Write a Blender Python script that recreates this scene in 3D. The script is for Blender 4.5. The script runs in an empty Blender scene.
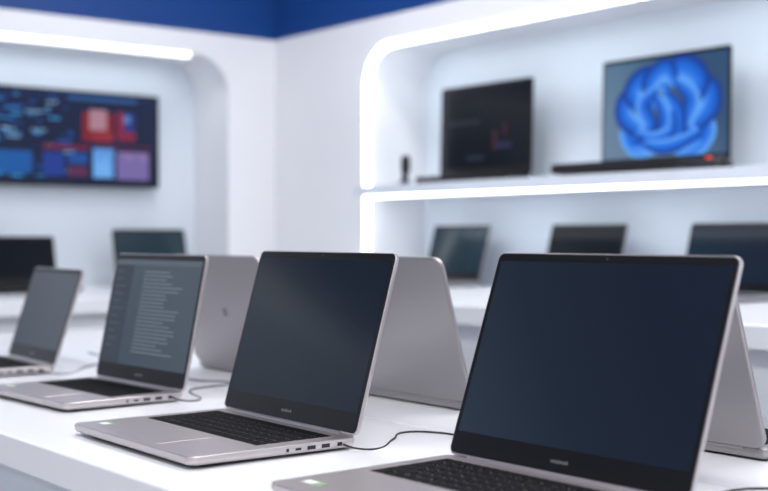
import bpy, math, random
from mathutils import Vector, Matrix
random.seed(4)
CZ=1.137            # camera height
TZ=0.86             # display table top
CT=CZ-0.178         # wall counter top
CT2=CZ-0.196
SH=CZ+0.18          # shelf top
sc=bpy.context.scene
try:
    sc.view_settings.view_transform='Standard'; sc.view_settings.look='None'
except Exception: pass
sc.view_settings.exposure=0.0

# ---------------------------------------------------------------- materials
def mat(name,col,rough=.5,metal=0.,emis=None,estr=0.,spec=.5,bump=0.,bscale=200.,noise=0.,nscale=8.):
    m=bpy.data.materials.new(name); m.use_nodes=True; nt=m.node_tree; b=nt.nodes['Principled BSDF']
    b.inputs['Base Color'].default_value=(*col,1); b.inputs['Roughness'].default_value=rough
    b.inputs['Metallic'].default_value=metal; b.inputs['Specular IOR Level'].default_value=spec
    if emis: b.inputs['Emission Color'].default_value=(*emis,1); b.inputs['Emission Strength'].default_value=estr
    if bump or noise:
        tc=nt.nodes.new('ShaderNodeTexCoord'); n=nt.nodes.new('ShaderNodeTexNoise')
        nt.links.new(tc.outputs['Object'],n.inputs['Vector'])
        if bump:
            n.inputs['Scale'].default_value=bscale
            bp=nt.nodes.new('ShaderNodeBump'); bp.inputs['Strength'].default_value=bump; bp.inputs['Distance'].default_value=.001
            nt.links.new(n.outputs['Fac'],bp.inputs['Height']); nt.links.new(bp.outputs['Normal'],b.inputs['Normal'])
        if noise:
            n2=nt.nodes.new('ShaderNodeTexNoise'); n2.inputs['Scale'].default_value=nscale
            nt.links.new(tc.outputs['Object'],n2.inputs['Vector'])
            mx=nt.nodes.new('ShaderNodeMix'); mx.data_type='RGBA'
            mx.inputs[6].default_value=(*[c*(1-noise) for c in col],1); mx.inputs[7].default_value=(*[min(1,c*(1+noise)) for c in col],1)
            nt.links.new(n2.outputs['Fac'],mx.inputs[0]); nt.links.new(mx.outputs[2],b.inputs['Base Color'])
    return m
def screenmat(name,c1,c2,c3=None,strength=1.,rough=.16,axis=0,spec=.13):
    """switched-on panel showing a dark gradient wallpaper"""
    m=bpy.data.materials.new(name); m.use_nodes=True; nt=m.node_tree; b=nt.nodes['Principled BSDF']
    b.inputs['Base Color'].default_value=(.006,.007,.009,1); b.inputs['Roughness'].default_value=rough
    b.inputs['Specular IOR Level'].default_value=spec
    tc=nt.nodes.new('ShaderNodeTexCoord'); mp=nt.nodes.new('ShaderNodeMapping'); sp=nt.nodes.new('ShaderNodeSeparateXYZ')
    nt.links.new(tc.outputs['Generated'],mp.inputs['Vector'])
    mp.inputs['Rotation'].default_value=(0,math.radians(25),0)
    nt.links.new(mp.outputs['Vector'],sp.inputs[0])
    cr=nt.nodes.new('ShaderNodeValToRGB'); e=cr.color_ramp
    e.elements[0].color=(*c1,1); e.elements[1].color=(*c2,1)
    if c3: k=e.elements.new(.5); k.color=(*c3,1)
    nt.links.new(sp.outputs[axis],cr.inputs[0]); nt.links.new(cr.outputs[0],b.inputs['Emission Color'])
    b.inputs['Emission Strength'].default_value=strength
    return m
M={}
M['wall']=mat('wall_white_paint',(.77,.775,.80),.55,bump=.1,noise=.02)
M['panel']=mat('white_lacquer_panel',(.76,.77,.80),.35,noise=.02)
M['niche']=mat('niche_back_paint',(.68,.74,.81),.5,noise=.02)
M['blue']=mat('deep_blue_paint',(.002,.042,.20),.45,noise=.08,nscale=2)
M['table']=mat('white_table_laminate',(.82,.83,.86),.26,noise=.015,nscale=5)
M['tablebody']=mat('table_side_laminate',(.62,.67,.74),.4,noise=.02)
M['led']=mat('led_strip',(1,1,1),.5,emis=(.92,.96,1),estr=5.0)
M['ledsoft']=mat('led_strip_soft',(1,1,1),.5,emis=(.90,.95,1),estr=2.2)
M['lamp']=mat('ceiling_lamp_diffuser',(1,1,1),.5,emis=(1,.98,.96),estr=2.5)
M['alu']=mat('silver_aluminium',(.535,.49,.50),.34,.8,bump=.05,bscale=900,noise=.02,nscale=3)
M['alu2']=mat('grey_aluminium',(.33,.315,.325),.36,.8,bump=.05,bscale=900)
M['aludark']=mat('dark_underside_plastic',(.06,.06,.065),.5)
M['well']=mat('keyboard_well',(.30,.28,.29),.5,.4)
M['key']=mat('black_keycap',(.005,.005,.006),.7,noise=.2,nscale=300,spec=.08)
M['bezel']=mat('black_bezel',(.010,.010,.012),.3,spec=.22)
M['port']=mat('port_cavity',(.01,.01,.012),.5)
M['portmetal']=mat('port_metal',(.5,.5,.52),.3,1.)
M['mark']=mat('printed_mark_grey',(.25,.25,.28),.4)
M['chrome']=mat('polished_emblem',(.22,.21,.22),.2,1.)
M['sticker']=mat('white_sticker',(.75,.78,.72),.5)
M['stickerg']=mat('green_sticker',(.25,.45,.22),.5)
M['stickerr']=mat('red_sticker_glow',(.8,.05,.03),.5,emis=(.9,.06,.03),estr=.8)  # red sticker given a glow of its own, no lamp
M['black']=mat('black_plastic',(.012,.012,.015),.45,spec=.3)
M['rubber']=mat('black_cable_rubber',(.012,.012,.014),.55)
M['scr']=screenmat('dark_navy_painted_sheen',(.022,.034,.054),(.006,.011,.025),(.010,.017,.030))  # emitted gradient painted in for the reflection on dark glass
M['scr2']=screenmat('slate_painted_sheen',(.013,.019,.030),(.006,.011,.021),(.013,.018,.027))  # dark glass reflection put into the emission colour
M['scrdark']=screenmat('black_wallpaper',(.004,.006,.009),(.003,.004,.007),None,spec=.08)
M['scrnavy']=screenmat('navy_wallpaper',(.010,.024,.045),(.006,.012,.026),None,spec=.12)
M['scrdoc']=screenmat('document_page',(.04,.055,.08),(.062,.082,.108),None)
M['scrD']=screenmat('grey_painted_sheen',(.022,.030,.042),(.055,.066,.085),None)  # grey-blue reflection on the far screen, painted as emission
M['scrteal']=screenmat('teal_wallpaper',(.010,.026,.038),(.014,.034,.050),None,spec=.15)
M['scrbg']=screenmat('misty_wallpaper',(.15,.23,.33),(.035,.08,.17),(.10,.18,.28),spec=.12)

m=bpy.data.materials.new('floor_tile'); m.use_nodes=True; nt=m.node_tree; b=nt.nodes['Principled BSDF']
br=nt.nodes.new('ShaderNodeTexBrick'); br.offset=0; br.inputs['Scale'].default_value=1.; br.inputs['Brick Width'].default_value=.6; br.inputs['Row Height'].default_value=.6
br.inputs['Mortar Size'].default_value=.004; br.inputs['Color1'].default_value=(.55,.56,.58,1); br.inputs['Color2'].default_value=(.58,.59,.61,1); br.inputs['Mortar'].default_value=(.35,.35,.37,1)
tc=nt.nodes.new('ShaderNodeTexCoord'); nt.links.new(tc.outputs['Object'],br.inputs['Vector']); nt.links.new(br.outputs['Color'],b.inputs['Base Color']); b.inputs['Roughness'].default_value=.25
M['floor']=m

# ---------------------------------------------------------------- mesh helpers
def obj(name,verts,faces,mt,parent=None,smooth=False,loc=(0,0,0),rot=(0,0,0)):
    me=bpy.data.meshes.new(name); me.from_pydata(verts,[],faces); me.update()
    import bmesh
    bm=bmesh.new(); bm.from_mesh(me); bmesh.ops.recalc_face_normals(bm,faces=bm.faces); bm.to_mesh(me); bm.free()
    o=bpy.data.objects.new(name,me); sc.collection.objects.link(o)
    if mt: me.materials.append(mt)
    if smooth:
        for p in me.polygons: p.use_smooth=True
    o.location=loc; o.rotation_euler=rot
    if parent: o.parent=parent
    return o
def boxvf(x0,x1,y0,y1,z0,z1,V=None,F=None):
    V=[] if V is None else V; F=[] if F is None else F; n=len(V)
    V+= [(x0,y0,z0),(x1,y0,z0),(x1,y1,z0),(x0,y1,z0),(x0,y0,z1),(x1,y0,z1),(x1,y1,z1),(x0,y1,z1)]
    F+= [tuple(n+i for i in f) for f in [(0,3,2,1),(4,5,6,7),(0,1,5,4),(1,2,6,5),(2,3,7,6),(3,0,4,7)]]
    return V,F
def box(name,x0,x1,y0,y1,z0,z1,mt,parent=None,bev=0,**k):
    V,F=boxvf(x0,x1,y0,y1,z0,z1); o=obj(name,V,F,mt,parent,**k)
    if bev:
        b=o.modifiers.new('bevel','BEVEL'); b.width=bev; b.segments=3
    return o
def rr(x0,x1,y0,y1,r,seg=6):
    r=max(r,1e-5); pts=[]
    for cx,cy,a in ((x1-r,y1-r,0),(x0+r,y1-r,90),(x0+r,y0+r,180),(x1-r,y0+r,270)):
        for i in range(seg+1):
            t=math.radians(a+90*i/seg); pts.append((cx+r*math.cos(t),cy+r*math.sin(t)))
    return pts
def ringsolid(x0,x1,y0,y1,r,rings,f=lambda x,y,z:(x,y,z),V=None,F=None):
    V=[] if V is None else V; F=[] if F is None else F; base=len(V); n=None
    for ins,z in rings:
        p=rr(x0+ins,x1-ins,y0+ins,y1-ins,r-ins); n=len(p); V+=[f(a,b,z) for a,b in p]
    for k in range(len(rings)-1):
        for i in range(n):
            j=(i+1)%n; a=base+k*n; F.append((a+i,a+j,a+n+j,a+n+i))
    F.append(tuple(base+i for i in reversed(range(n)))); F.append(tuple(base+(len(rings)-1)*n+i for i in range(n)))
    return V,F
def empty(name,loc,rot=0):
    e=bpy.data.objects.new(name,None); sc.collection.objects.link(e); e.location=loc; e.rotation_euler=(0,0,rot); e.empty_display_size=.1; return e
def cyl(name,p0,p1,r,mt,parent=None,seg=16,**k):
    p0=Vector(p0);p1=Vector(p1);d=(p1-p0).normalized(); a=d.orthogonal().normalized(); b=d.cross(a)
    V=[];F=[]
    for p in (p0,p1):
        for i in range(seg):
            t=2*math.pi*i/seg; V.append(tuple(p+r*(a*math.cos(t)+b*math.sin(t))))
    for i in range(seg): j=(i+1)%seg; F.append((i,j,seg+j,seg+i))
    F.append(tuple(range(seg))); F.append(tuple(range(seg,2*seg)))
    return obj(name,V,F,mt,parent,**k)
def text(name,s,size,mt,parent):
    c=bpy.data.curves.new(name,'FONT'); c.body=s; c.size=size; c.align_x='CENTER'; c.align_y='CENTER'; c.extrude=.0001
    o=bpy.data.objects.new(name,c); sc.collection.objects.link(o); c.materials.append(mt); o.parent=parent; return o

# ---------------------------------------------------------------- laptop
def laptop(xc,y,z,rot,theta,W,D,L,body,scr,bt=.016,chin=.030,name='laptop',content=None,detail=True,emblem=True,keyparts=True,lr=.010):
    e=empty(name,(xc,y,z),rot)
    w=W/2
    def wedge(x,yy,zz):
        t=(-yy)/D
        return (x,yy,zz+(bt-zz)*0.16*t)
    V,F=ringsolid(-w,w,-D,.006,.014,[(.008,.0022),(.003,.0035),(.0008,.0065),(0,.0095),(0,bt-.0012),(.0004,bt-.0004),(.0012,bt)],wedge)
    obj('base_shell',V,F,body,e)
    V,F=ringsolid(-w+.010,w-.010,-D+.010,-.004,.01,[(0,.0012),(0,.0028)],wedge); obj('bottom_cover',V,F,M['aludark'],e)
    V=[];F=[]
    for sx in (-1,1):
        for yy in (-D+.03,-.03): ringsolid(sx*(w-.03)-.012,sx*(w-.03)+.012,yy-.004,yy+.004,.004,[(.0,0),(0,.003)],V=V,F=F)
    obj('rubber_feet',V,F,M['rubber'],e)
    kx=w-.022 if W>.3 else w-.018; ky1=-.020; rows=6; ph=min(.0195,D*.48/6)
    V,F=ringsolid(-kx-.002,kx+.002,ky1-rows*ph-.002,ky1+.002,.004,[(0,bt-.0003),(0,bt+.0003)]); obj('keyboard_well',V,F,M['well'],e)
    if keyparts:
        V=[];F=[]
        layouts=[[.8]*20,[1]*13+[2]+[1]*1,[1.5]+[1]*12+[1.5]+[1],[1.8]+[1]*11+[2.2]+[1],[2.3]+[1]*10+[1.7,1,1],[1.2,1,1,1.2,5.6,1.2,1,1,1,1,.8]]
        for r_,lay in enumerate(layouts):
            tot=sum(lay); s=2*kx/tot; x=-kx; y1=ky1-r_*ph; y0=y1-ph
            for u in lay:
                g=.0012
                x0_,x1_,a0,a1=x+g,x+u*s-g,y0+g,y1-g; n=len(V); q=.0005
                V+= [(x0_,a0,bt),(x1_,a0,bt),(x1_,a1,bt),(x0_,a1,bt),(x0_,a0,bt+.0008),(x1_,a0,bt+.0008),(x1_,a1,bt+.0008),(x0_,a1,bt+.0008),(x0_+q,a0+q,bt+.0011),(x1_-q,a0+q,bt+.0011),(x1_-q,a1-q,bt+.0011),(x0_+q,a1-q,bt+.0011)]
                F+= [tuple(n+i for i in f) for f in [(0,1,5,4),(1,2,6,5),(2,3,7,6),(3,0,4,7),(4,5,9,8),(5,6,10,9),(6,7,11,10),(7,4,8,11),(8,9,10,11)]]
                x+=u*s
        obj('keycaps',V,F,M['key'],e)
    ty1=ky1-rows*ph-.012
    V,F=ringsolid(-.058,.058,-D+.012,ty1,.004,[(0,bt-.0005),(.0,bt+.0002),(.0004,bt+.0004)]); obj('touchpad',V,F,body,e)
    if detail:
        V,F=boxvf(-w+.022,-w+.040,-D+.030,-D+.042,bt+.0002,bt+.0005); obj('palm_rest_sticker',V,F,M['sticker'],e)
        V,F=boxvf(-w+.043,-w+.053,-D+.030,-D+.042,bt+.0002,bt+.0005); obj('palm_rest_badge',V,F,M['stickerg'],e)
    cyl('hinge_barrel',(-w*.80,.003,bt-.001),(w*.80,.003,bt-.001),.0045,body,e,smooth=False)
    if detail:
        for s in (1,-1):
            V=[];F=[];V2=[];F2=[]
            for (yy,pw,phh) in ((-.024,.0075,.0046),(-.046,.0125,.0050),(-.068,.0125,.0050),(-.088,.0085,.0030),(-.104,.0040,.0040)):
                zc=bt*.52+.0015
                boxvf(s*w-.0008,s*w+.00025,yy-pw/2-.0006,yy+pw/2+.0006,zc-phh/2-.0006,zc+phh/2+.0006,V2,F2)
                boxvf(s*w-.0008,s*w+.00045,yy-pw/2,yy+pw/2,zc-phh/2,zc+phh/2,V,F)
            obj('port_rims',V2,F2,M['portmetal'],e); obj('ports',V,F,M['port'],e)
    R=(-theta,0,0); P=(0,.002,bt)
    def toXZ(a,b,c): return (a,c,b)
    def lidpart(nm,x0,x1,v0,v1,r,rings,mt):
        V,F=ringsolid(x0,x1,v0,v1,r,rings,toXZ); return obj(nm,V,F,mt,e,loc=P,rot=R)
    lidpart('lid_shell',-w,w,.001,L,lr,[(.0006,-.0004),(0,.0003),(0,.0040),(.0012,.0056),(.004,.0062)],body)
    lidpart('screen_bezel',-w+.0018,w-.0018,.0035,L-.0018,lr-.002,[(0,-.0002),(0,-.0009),(.0003,-.0011)],M['bezel'])
    bz=.0055; sx0,sx1,v0,v1=-w+.0022+bz,w-.0022-bz,chin,L-.0115
    lidpart('display_panel',sx0,sx1,v0,v1,.001,[(0,-.0010),(0,-.0013)],scr)
    if content: content(e,P,R,sx0,sx1,v0,v1)
    if detail:
        cyl('webcam_lens',(0,-.0008,L-.0065),(0,-.0015,L-.0065),.0013,M['aludark'],e,loc=P,rot=R)
        o=text('bezel_wordmark','notebook',.0065,M['mark'],e)
        o.matrix_local=Matrix.Translation(P)@Matrix.Rotation(-theta,4,'X')@Matrix.Translation((0,-.0013,chin*.52))@Matrix.Rotation(math.pi/2,4,'X')
    if emblem:
        V=[];F=[];N=28
        for yy in (.0060,.0066):
            for i in range(N):
                t=2*math.pi*i/N; rad=.011*(1+.10*math.cos(2*t)); V.append((rad*math.cos(t)*.8,yy,L*.5+rad*math.sin(t)))
        for i in range(N): j=(i+1)%N; F.append((i,j,N+j,N+i))
        F.append(tuple(range(N,2*N))); obj('lid_emblem',V,F,M['chrome'],e,loc=P,rot=R)
    return e

def colorplate(nm,e,P,R,polys,mt_cache={}):
    V=[];F=[];mi=[];mats=[]
    for pts,col,layer in polys:
        n=len(V); V+=[(a,-.0014-.0001*layer,b) for a,b in pts]; F.append(tuple(range(n,n+len(pts))))
        key=tuple(round(c,3) for c in col)
        if key not in mt_cache: mt_cache[key]=mat('display_colour',(.01,.01,.01),.3,emis=col,estr=1.,spec=.12)
        if mt_cache[key] not in mats: mats.append(mt_cache[key])
        mi.append(mats.index(mt_cache[key]))
    me=bpy.data.meshes.new(nm); me.from_pydata(V,[],F); me.update()
    for m_ in mats: me.materials.append(m_)
    for p,i in zip(me.polygons,mi): p.material_index=i
    o=bpy.data.objects.new(nm,me); sc.collection.objects.link(o); o.parent=e; o.location=P; o.rotation_euler=R
    return o
def rect(x0,x1,y0,y1): return [(x0,y0),(x1,y0),(x1,y1),(x0,y1)]

def doc(e,P,R,x0,x1,v0,v1):
    polys=[]; w=x1-x0;h=v1-v0
    polys.append((rect(x0,x1,v1-h*.05,v1),(.085,.11,.14),0))
    polys.append((rect(x0,x0+w*.22,v0,v1-h*.05),(.03,.042,.062),0))
    for i in range(22):
        yy=v1-h*(.12+.036*i)
        polys.append((rect(x0+w*.36,x0+w*(.60+.25*random.random()),yy,yy+h*.012),(.14,.175,.215),1))
        if i%2==0: polys.append((rect(x0+w*.03,x0+w*(.1+.08*random.random()),yy,yy+h*.010),(.08,.10,.13),1))
    colorplate('document_on_screen',e,P,R,polys)

mv=bpy.data.materials.new('flower_ribbon_blue'); mv.use_nodes=True; nt=mv.node_tree; b=nt.nodes['Principled BSDF']
at=nt.nodes.new('ShaderNodeAttribute'); at.attribute_name='Col'; nt.links.new(at.outputs['Color'],b.inputs['Emission Color']); b.inputs['Emission Strength'].default_value=1.
b.inputs['Base Color'].default_value=(.01,.01,.01,1); b.inputs['Roughness'].default_value=.3; b.inputs['Specular IOR Level'].default_value=.1
def bloom(e,P,R,x0,x1,v0,v1):
    """abstract folded blue ribbons: thick curved bands, shaded light on one edge and dark on the other"""
    h=v1-v0; cx=(x0+x1)/2+.014; cy=v0+h*.44; S=h*.86
    V=[];F=[];C=[]
    def lerp(a,b,t): t=min(1,max(0,t)); return tuple(a[i]+(b[i]-a[i])*t for i in range(3))
    light=(.15,.45,1.0); mid=(.010,.15,.74); dark=(.0,.022,.22)
    def ribbon(pts,wd,li,flip=1):
        P_=[Vector((a*S,b_*S)) for a,b_ in pts]; P_=[P_[0]*2-P_[1]]+P_+[P_[-1]*2-P_[-2]]
        cl=[]
        for k in range(1,len(P_)-2):
            for s in range(10):
                t=s/10; p0,p1,p2,p3=P_[k-1:k+3]
                cl.append(.5*((2*p1)+(p2-p0)*t+(2*p0-5*p1+4*p2-p3)*t*t+(3*p1-p0-3*p2+p3)*t**3))
        cl.append(P_[-2]); n=len(cl); NV=8; base=len(V)
        for i,p in enumerate(cl):
            tt=(cl[min(i+1,n-1)]-cl[max(i-1,0)]).normalized(); nn=Vector((-tt.y,tt.x)); u=i/(n-1)
            prof=min(1,(math.sin(math.pi*min(max(u,.0),1.)))*1.0+.02)**.45
            for j in range(NV+1):
                v=j/NV*2-1; q=p+nn*(wd*S*prof*v)
                V.append((min(max(cx+q.x,x0),x1),-.0014-.00006*li,min(max(cy+q.y,v0),v1)))
                s=(v*flip+1)/2
                C.append(lerp(lerp(dark,mid,s*2.0),light,(s-.60)*2.2))
        for i in range(n-1):
            for j in range(NV):
                q=base+i*(NV+1)+j; F.append((q,q+1,q+NV+2,q+NV+1))
    R_=[([(-.10,-.42),(-.45,-.38),(-.58,-.18),(-.35,-.05)],.13,1),
        ([(.10,-.44),(.42,-.42),(.58,-.22),(.40,-.04)],.13,-1),
        ([(-.30,-.25),(-.62,-.02),(-.58,.20),(-.25,.16)],.15,-1),
        ([(.30,-.25),(.60,.00),(.58,.24),(.28,.22)],.15,1),
        ([(-.34,.02),(-.52,.28),(-.28,.44),(.04,.28)],.15,-1),
        ([(.34,.02),(.46,.34),(.20,.52),(-.10,.38)],.16,1),
        ([(-.20,.05),(-.26,.36),(-.02,.52),(.14,.30)],.13,-1),
        ([(-.46,-.28),(-.24,-.14),(-.36,.12),(-.14,.30)],.11,1),
        ([(.46,-.30),(.26,-.16),(.36,.14),(.10,.38)],.12,-1),
        ([(-.50,-.36),(-.18,-.34),(-.02,-.10),(-.16,.24)],.12,-1),
        ([(.52,-.34),(.20,-.34),(.16,.00),(-.04,.26)],.12,1),
        ([(-.46,-.20),(-.20,-.30),(.06,-.22),(.08,.04)],.09,1),
        ([(.48,-.24),(.20,-.36),(-.08,-.40),(-.34,-.34)],.09,-1)]
    for li,(p,w_,fl) in enumerate(R_): ribbon(p,w_,li,fl)
    me=bpy.data.meshes.new('flower_wallpaper'); me.from_pydata(V,[],F); me.update(); me.materials.append(mv)
    ca_=me.color_attributes.new('Col','FLOAT_COLOR','POINT')
    for i,c in enumerate(C): ca_.data[i].color=(*c,1)
    o=bpy.data.objects.new('flower_wallpaper',me); sc.collection.objects.link(o); o.parent=e; o.location=P; o.rotation_euler=R
def neon(e,P,R,x0,x1,v0,v1):
    w=x1-x0;h=v1-v0
    polys=[(rect(x0+w*.60,x0+w*.64,v0+h*.20,v0+h*.45),(.04,.008,.02),0),(rect(x0+w*.64,x0+w*.80,v0+h*.22,v0+h*.30),(.012,.014,.06),0),
           (rect(x0+w*.30,x0+w*.50,v0+h*.10,v0+h*.15),(.01,.02,.05),0),(rect(x0+w*.72,x0+w*.735,v0+h*.38,v0+h*.54),(.09,.012,.018),0),
           (rect(x0+w*.1,x0+w*.45,v0+h*.55,v0+h*.60),(.005,.012,.018),0)]
    colorplate('game_scene',e,P,R,polys)

def front(X0,Y0,dphi,th,W,lrr,drr,**k):
    c=math.cos(dphi);s=math.sin(dphi)
    return laptop(X0+W/2*c,Y0+W/2*s,TZ,dphi,th,W,W*drr,W*lrr,M['alu'],k.pop('scr'),**k)
front(-1.096,.966,.0135,.345,.350,.731,.740,scr=M['scr'])
front(-1.602,.958,-.010,.282,.338,.735,.715,scr=M['scr2'])
front(-2.113,.990,.050,.205,.305,.765,.704,scr=M['scrdoc'],content=doc)
front(-2.607,1.015,-.045,.311,.276,.733,.704,scr=M['scrD'])
for xr,th,em,LL in ((-.875,.33,False,.240),(-1.405,.28,False,.238),(-1.925,.27,True,.232)):
    laptop(xr-.335/2,1.297,TZ,math.pi,th,.335,.236,LL,M['alu2'],M['scr2'],lr=.018,emblem=em)

# ---------------------------------------------------------------- display table
t=empty('display_table',(0,0,0))
def tb(n,*a,**k): return box(n,*a,parent=t,**k)
tb('tabletop_front',-3.40,.90,.645,1.138,TZ-.045,TZ,M['table'],bev=.003)
tb('tabletop_rear',-3.40,.90,1.142,1.62,TZ-.045,TZ,M['table'],bev=.003)
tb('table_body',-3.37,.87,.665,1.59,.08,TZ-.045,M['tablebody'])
tb('table_plinth',-3.32,.82,.72,1.54,0,.08,M['aludark'])

def cable(pts,r=.0013,name='power_cable'):
    c=bpy.data.curves.new(name,'CURVE'); c.dimensions='3D'; c.bevel_depth=r; c.bevel_resolution=3
    s=c.splines.new('BEZIER'); s.bezier_points.add(len(pts)-1)
    for b,p in zip(s.bezier_points,pts): b.co=p; b.handle_left_type=b.handle_right_type='AUTO'
    o=bpy.data.objects.new(name,c); sc.collection.objects.link(o); c.materials.append(M['rubber']); return o
q=TZ+.0014
cable([(-1.262,.935,TZ+.009),(-1.250,.94,TZ+.006),(-1.245,.97,q),(-1.29,1.04,q),(-1.325,1.09,q),(-1.30,1.12,q),(-1.20,1.13,q),(-1.0,1.18,q)])
cable([(-.745,.955,TZ+.009),(-.72,.96,TZ+.006),(-.71,1.0,q),(-.80,1.10,q),(-.78,1.16,q),(-.70,1.20,q),(-.5,1.2,q)])
cable([(-1.806,.985,TZ+.009),(-1.79,.99,TZ+.006),(-1.80,1.03,q),(-1.93,1.09,q),(-1.98,1.20,q),(-2.05,1.17,q),(-2.3,1.2,q)])
cable([(-2.33,.97,TZ+.009),(-2.31,.98,TZ+.006),(-2.31,1.02,q),(-2.40,1.10,q),(-2.5,1.2,q),(-2.7,1.25,q)])

# ---------------------------------------------------------------- room
CEIL=2.9; BZ=CZ+.795; NT=CZ+.70
box('floor',-4.7,3.0,-3.0,3.3,-.1,0,M['floor'])
box('ceiling',-4.7,3.0,-3.0,3.3,CEIL,CEIL+.1,M['blue'])
def extr(name,poly,axis,d0,d1,mt,parent=None):
    V=[];F=[];n=len(poly)
    for d in (d0,d1):
        for a,b in poly: V.append((a,d,b) if axis=='y' else (d,a,b))
    for i in range(n): j=(i+1)%n; F.append((i,j,n+j,n+i))
    F.append(tuple(range(n))); F.append(tuple(range(n,2*n)))
    return obj(name,V,F,mt,parent)
def arc(cx,cy,r,a0,a1,n=12): return [(cx+r*math.cos(math.radians(a0+(a1-a0)*i/n)),cy+r*math.sin(math.radians(a0+(a1-a0)*i/n))) for i in range(n+1)]
r=.15; NX0,NX1=-3.58,1.6
wb=empty('wall_back',(0,0,0))
box('niche_backing',-4.7,3.0,3.05,3.2,0,CEIL,M['niche'],wb)
path=[(NX0,0)]+arc(NX0+r,NT-r,r,180,90)+arc(NX1-r,NT-r,r,90,0)+[(NX1,0)]
extr('niche_surround',[(-4.45,0)]+path+[(3.0,0),(3.0,BZ),(-4.45,BZ)],'y',2.75,3.05,M['panel'],wb)
box('upper_band',-4.45,3.0,2.75,3.05,BZ,CEIL,M['blue'],wb)
wl=empty('wall_left',(0,0,0)); NY1,NY0=2.53,-2.4
box('niche_backing',-4.60,-4.45,-3.0,3.05,0,CEIL,M['niche'],wl)
pathL=[(NY0,0)]+arc(NY0+r,NT-r+.01,r,180,90)+arc(NY1-r,NT-r+.01,r,90,0)+[(NY1,0)]
extr('niche_surround',[(-3.0,0)]+pathL+[(2.75,0),(2.75,BZ),(-3.0,BZ)],'x',-4.45,-4.18,M['panel'],wl)
box('upper_band',-4.45,-4.18,-3.0,2.75,BZ,CEIL,M['blue'],wl)
box('wall_front',-4.7,3.0,-3.1,-3.0,0,CEIL,M['wall'])
box('wall_right',3.0,3.1,-3.0,3.2,0,CEIL,M['wall'])

def rim(name,pth,axis,d0,d1,wd,mt,parent):
    n=len(pth); inn=[]
    for i,(a,b) in enumerate(pth):
        p=Vector(pth[max(i-1,0)]);q_=Vector(pth[min(i+1,n-1)]); tt=(q_-p).normalized(); nn=Vector((tt.y,-tt.x)); inn.append((a+nn.x*wd,b+nn.y*wd))
    V=[];F=[]
    for d in (d0,d1):
        for L_ in (pth,inn):
            for a,b in L_: V.append((a,d,b) if axis=='y' else (d,a,b))
    for i in range(n-1):
        j=i+1
        F+= [(i,j,n+j,n+i),(2*n+i,2*n+j,3*n+j,3*n+i),(i,j,2*n+j,2*n+i),(n+i,n+j,3*n+j,3*n+i)]
    return obj(name,V,F,mt,parent)
pp=[(NX0+.001,CT+.02)]+path[1:-1]+[(NX1-.001,CT+.02)]
rim('led_light_strip',pp,'y',2.745,2.762,.020,M['led'],wb)
pl=[(NY0+r,NT+.01),(NY1-r-.02,NT+.01)]
rim('led_light_strip',pl,'x',-4.200,-4.182,.018,M['ledsoft'],wl)

s=empty('display_shelf',(0,0,0))
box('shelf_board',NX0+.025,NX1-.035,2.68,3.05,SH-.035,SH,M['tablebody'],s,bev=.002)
box('under_shelf_light',NX0+.05,NX1-.05,2.72,2.75,SH-.041,SH-.035,M['led'],s)
c=empty('display_counter',(0,0,0))
box('countertop',-3.95,1.5,2.10,3.045,CT-.05,CT,M['table'],c,bev=.003)
box('counter_body',-3.93,1.48,2.14,3.04,.0,CT-.05,M['panel'],c)
c=empty('display_counter',(0,0,0))
box('countertop',-4.445,-3.60,-2.2,2.095,CT2-.05,CT2,M['table'],c,bev=.003)
box('counter_end_top',-4.445,-3.955,2.095,2.72,CT2-.05,CT2,M['table'],c)
box('counter_body',-4.44,-3.64,-2.2,2.09,.0,CT2-.05,M['panel'],c)
box('counter_end_body',-4.44,-3.96,2.09,2.70,.0,CT2-.05,M['panel'],c)
# ---------------------------------------------------------------- laptops along the walls
for X0,W,col,sm in ((-3.425,.30,M['alu2'],M['scrteal']),(-2.83,.325,M['alu2'],M['scrdark']),(-2.265,.34,M['alu2'],M['scrnavy'])):
    laptop(X0+W/2,2.90,CT+.001,0,.28,W,.21,.208,col,sm,detail=False,emblem=False)
laptop(-4.22,1.665,CT2+.001,math.pi/2,.22,.34,.22,.182,M['black'],M['scrdark'],detail=False,emblem=False)
laptop(-4.22,2.225,CT2+.001,math.pi/2,.22,.31,.21,.210,M['black'],M['scrteal'],detail=False,emblem=False)
laptop(-3.135,2.93,SH,0,.03,.465,.12,.325,M['black'],M['scrdark'],bt=.030,content=neon,detail=False,emblem=False,name='gaming_laptop')
g=laptop(-2.352,2.93,SH,0,.02,.480,.235,.330,M['black'],M['scrbg'],bt=.036,chin=.022,content=bloom,detail=False,emblem=False,name='gaming_laptop')
box('red_sticker',.162,.180,-.006,.000,.040,.049,M['stickerr'],g)  # sticker at the lid chin, made to glow

g=empty('display_clip_stand',(-3.36,2.76,SH))
V,F=ringsolid(-.024,.024,-.02,.02,.018,[(0,0),(0,.008),(.004,.014)]); obj('foot',V,F,M['black'],g)
cyl('stem',(0,0,.008),(.006,0,.07),.012,M['black'],g)
V,F=ringsolid(-.012,.022,-.012,.012,.008,[(.003,.045),(0,.055),(0,.092),(.004,.105)]); obj('clip_head',V,F,M['black'],g)

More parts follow.
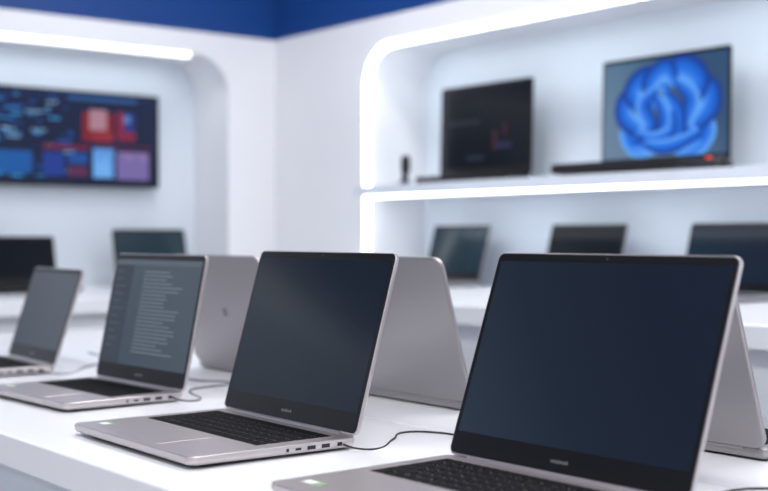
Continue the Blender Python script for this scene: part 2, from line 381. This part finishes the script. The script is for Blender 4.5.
def mouse(x,y,z,rot,mt):
    V=[];F=[];N=20;K=8
    for k in range(K+1):
        ph=math.pi/2*k/K
        for i in range(N):
            t=2*math.pi*i/N
            V.append((.031*math.cos(t)*math.cos(ph)**.6,.055*math.sin(t)*math.cos(ph)**.6,.036*math.sin(ph)*(1-.15*math.sin(t))))
    for k in range(K):
        for i in range(N): j=(i+1)%N; F.append((k*N+i,k*N+j,(k+1)*N+j,(k+1)*N+i))
    F.append(tuple(range(N)))
    e=empty('computer_mouse',(x,y,z),rot); obj('mouse_shell',V,F,mt,e,smooth=True)
    cyl('scroll_wheel',(-.003,.030,.030),(.003,.030,.030),.006,M['rubber'],e)
mouse(-2.03,2.78,SH,.3,M['black'])

# ---------------------------------------------------------------- television
tv=empty('television',(-4.42,1.965,CZ+.373),math.pi/2)
TW,TH=.74,.366
V,F=ringsolid(-TW/2,TW/2,-TH/2,TH/2,.006,[(0,-.028),(0,.0),(.01,.012)],lambda a,b,c_:(a,c_,b)); obj('tv_housing',V,F,M['black'],tv)
V,F=ringsolid(-TW/2+.008,TW/2-.008,-TH/2+.010,TH/2-.008,.002,[(0,-.0285),(0,-.029)],lambda a,b,c_:(a,c_,b)); obj('tv_panel',V,F,M['scr'],tv)
box('wall_bracket',-.10,.10,.0,.029,-.08,.08,M['aludark'],tv)
pol=[]
def T(px0,px1,py0,py1,col,l=0):
    pol.append((rect(-TW/2+.01+px0*(TW-.02),-TW/2+.01+px1*(TW-.02),TH/2-.01-py1*(TH-.02),TH/2-.01-py0*(TH-.02)),col,l))
T(0,1,0,1,(.004,.010,.045))
T(0,1,0,.09,(.006,.016,.07),1)
for i in range(60):
    x=random.random()*.50+.02; y=.04+random.random()*.88; T(x,x+.02+.07*random.random(),y,y+.018,random.choice([(.02,.22,.55),(.04,.36,.80),(.01,.06,.30),(.22,.40,.62),(.01,.10,.42)]),2)
T(.56,.74,.20,.52,(.20,.008,.02),3); T(.60,.70,.17,.40,(.38,.20,.26),4); T(.62,.74,.43,.52,(.28,.02,.04),4)
T(.76,.87,.18,.50,(.22,.012,.05),3);T(.80,.87,.18,.40,(.01,.03,.18),4);T(.80,.84,.22,.30,(.10,.20,.5),5)
T(.34,.60,.58,.62,(.18,.01,.04),3);T(.34,.46,.66,.92,(.01,.04,.26),3);T(.48,.59,.66,.78,(.01,.07,.3),3);T(.48,.59,.81,.92,(.10,.02,.08),3);T(.62,.74,.60,.93,(.10,.30,.72),3);T(.76,.95,.63,.94,(.24,.16,.36),3)
for k in range(4): T(.77+.045*k,.80+.045*k,.66+.05*(k%2),.93,(.14,.12,.36),4)
for k in range(5): T(.63+.02*k,.64+.02*k,.68+.04*((k*2)%3),.92,(.2,.5,.9),4)
T(.62,.97,.56,.585,(.10,.02,.06),3)
T(.90,.99,.05,.5,(.004,.012,.05),3);T(.10,.28,.66,.90,(.005,.09,.34),3);T(.48,.88,.03,.07,(.02,.10,.30),3)
colorplate('program_guide',tv,(0,-.028,0),(0,0,0),pol)

# ---------------------------------------------------------------- lights
def ceil_lamp(x,y,sx,sy,power):
    e=empty('ceiling_panel_light',(x,y,CEIL))
    V,F=boxvf(-sx/2-.02,sx/2+.02,-sy/2-.02,sy/2+.02,-.04,0); obj('lamp_frame',V,F,M['panel'],e)
    V,F=boxvf(-sx/2,sx/2,-sy/2,sy/2,-.045,-.04); obj('lamp_diffuser',V,F,M['lamp'],e)
    l=bpy.data.lights.new('panel_lamp','AREA'); l.shape='RECTANGLE'; l.size=sx; l.size_y=sy; l.energy=power; l.color=(1,.99,.985)
    o=bpy.data.objects.new('panel_lamp',l); sc.collection.objects.link(o); o.parent=e; o.location=(0,0,-.06)
for x,y in ((-3.0,1.9),(-1.0,1.9),(1.2,1.9),(-1.6,.3),(.2,.2),(1.8,.2),(-.2,-1.6),(1.6,-1.6)):
    ceil_lamp(x,y,1.2,.35,20.5)
def strip(name,loc,sx,sy,power,rot=(0,0,0),col=(.88,.94,1)):
    l=bpy.data.lights.new(name,'AREA'); l.shape='RECTANGLE'; l.size=sx; l.size_y=sy; l.energy=power; l.color=col
    o=bpy.data.objects.new(name,l); sc.collection.objects.link(o); o.location=loc; o.rotation_euler=rot
strip('niche_wash_light',(-1.0,2.88,NT-.02),5.0,.08,5)
strip('shelf_wash_light',(-1.0,2.85,SH-.05),5.0,.08,4)
strip('tv_niche_wash_light',(-4.32,.2,NT-.01),.08,4.4,4)
w=bpy.data.worlds.new('world'); sc.world=w; w.use_nodes=True; w.node_tree.nodes['Background'].inputs[0].default_value=(.8,.85,1,1); w.node_tree.nodes['Background'].inputs[1].default_value=.3

# ---------------------------------------------------------------- camera
cd=bpy.data.cameras.new('camera'); cam=bpy.data.objects.new('camera',cd); sc.collection.objects.link(cam)
cd.sensor_width=36; cd.lens=1222/768*36; cam.location=(0,0,CZ); cam.rotation_euler=(math.pi/2-.0078,0,.90)
cd.clip_start=.02; cd.dof.use_dof=True; cd.dof.focus_distance=1.6; cd.dof.aperture_fstop=3.2
sc.camera=cam
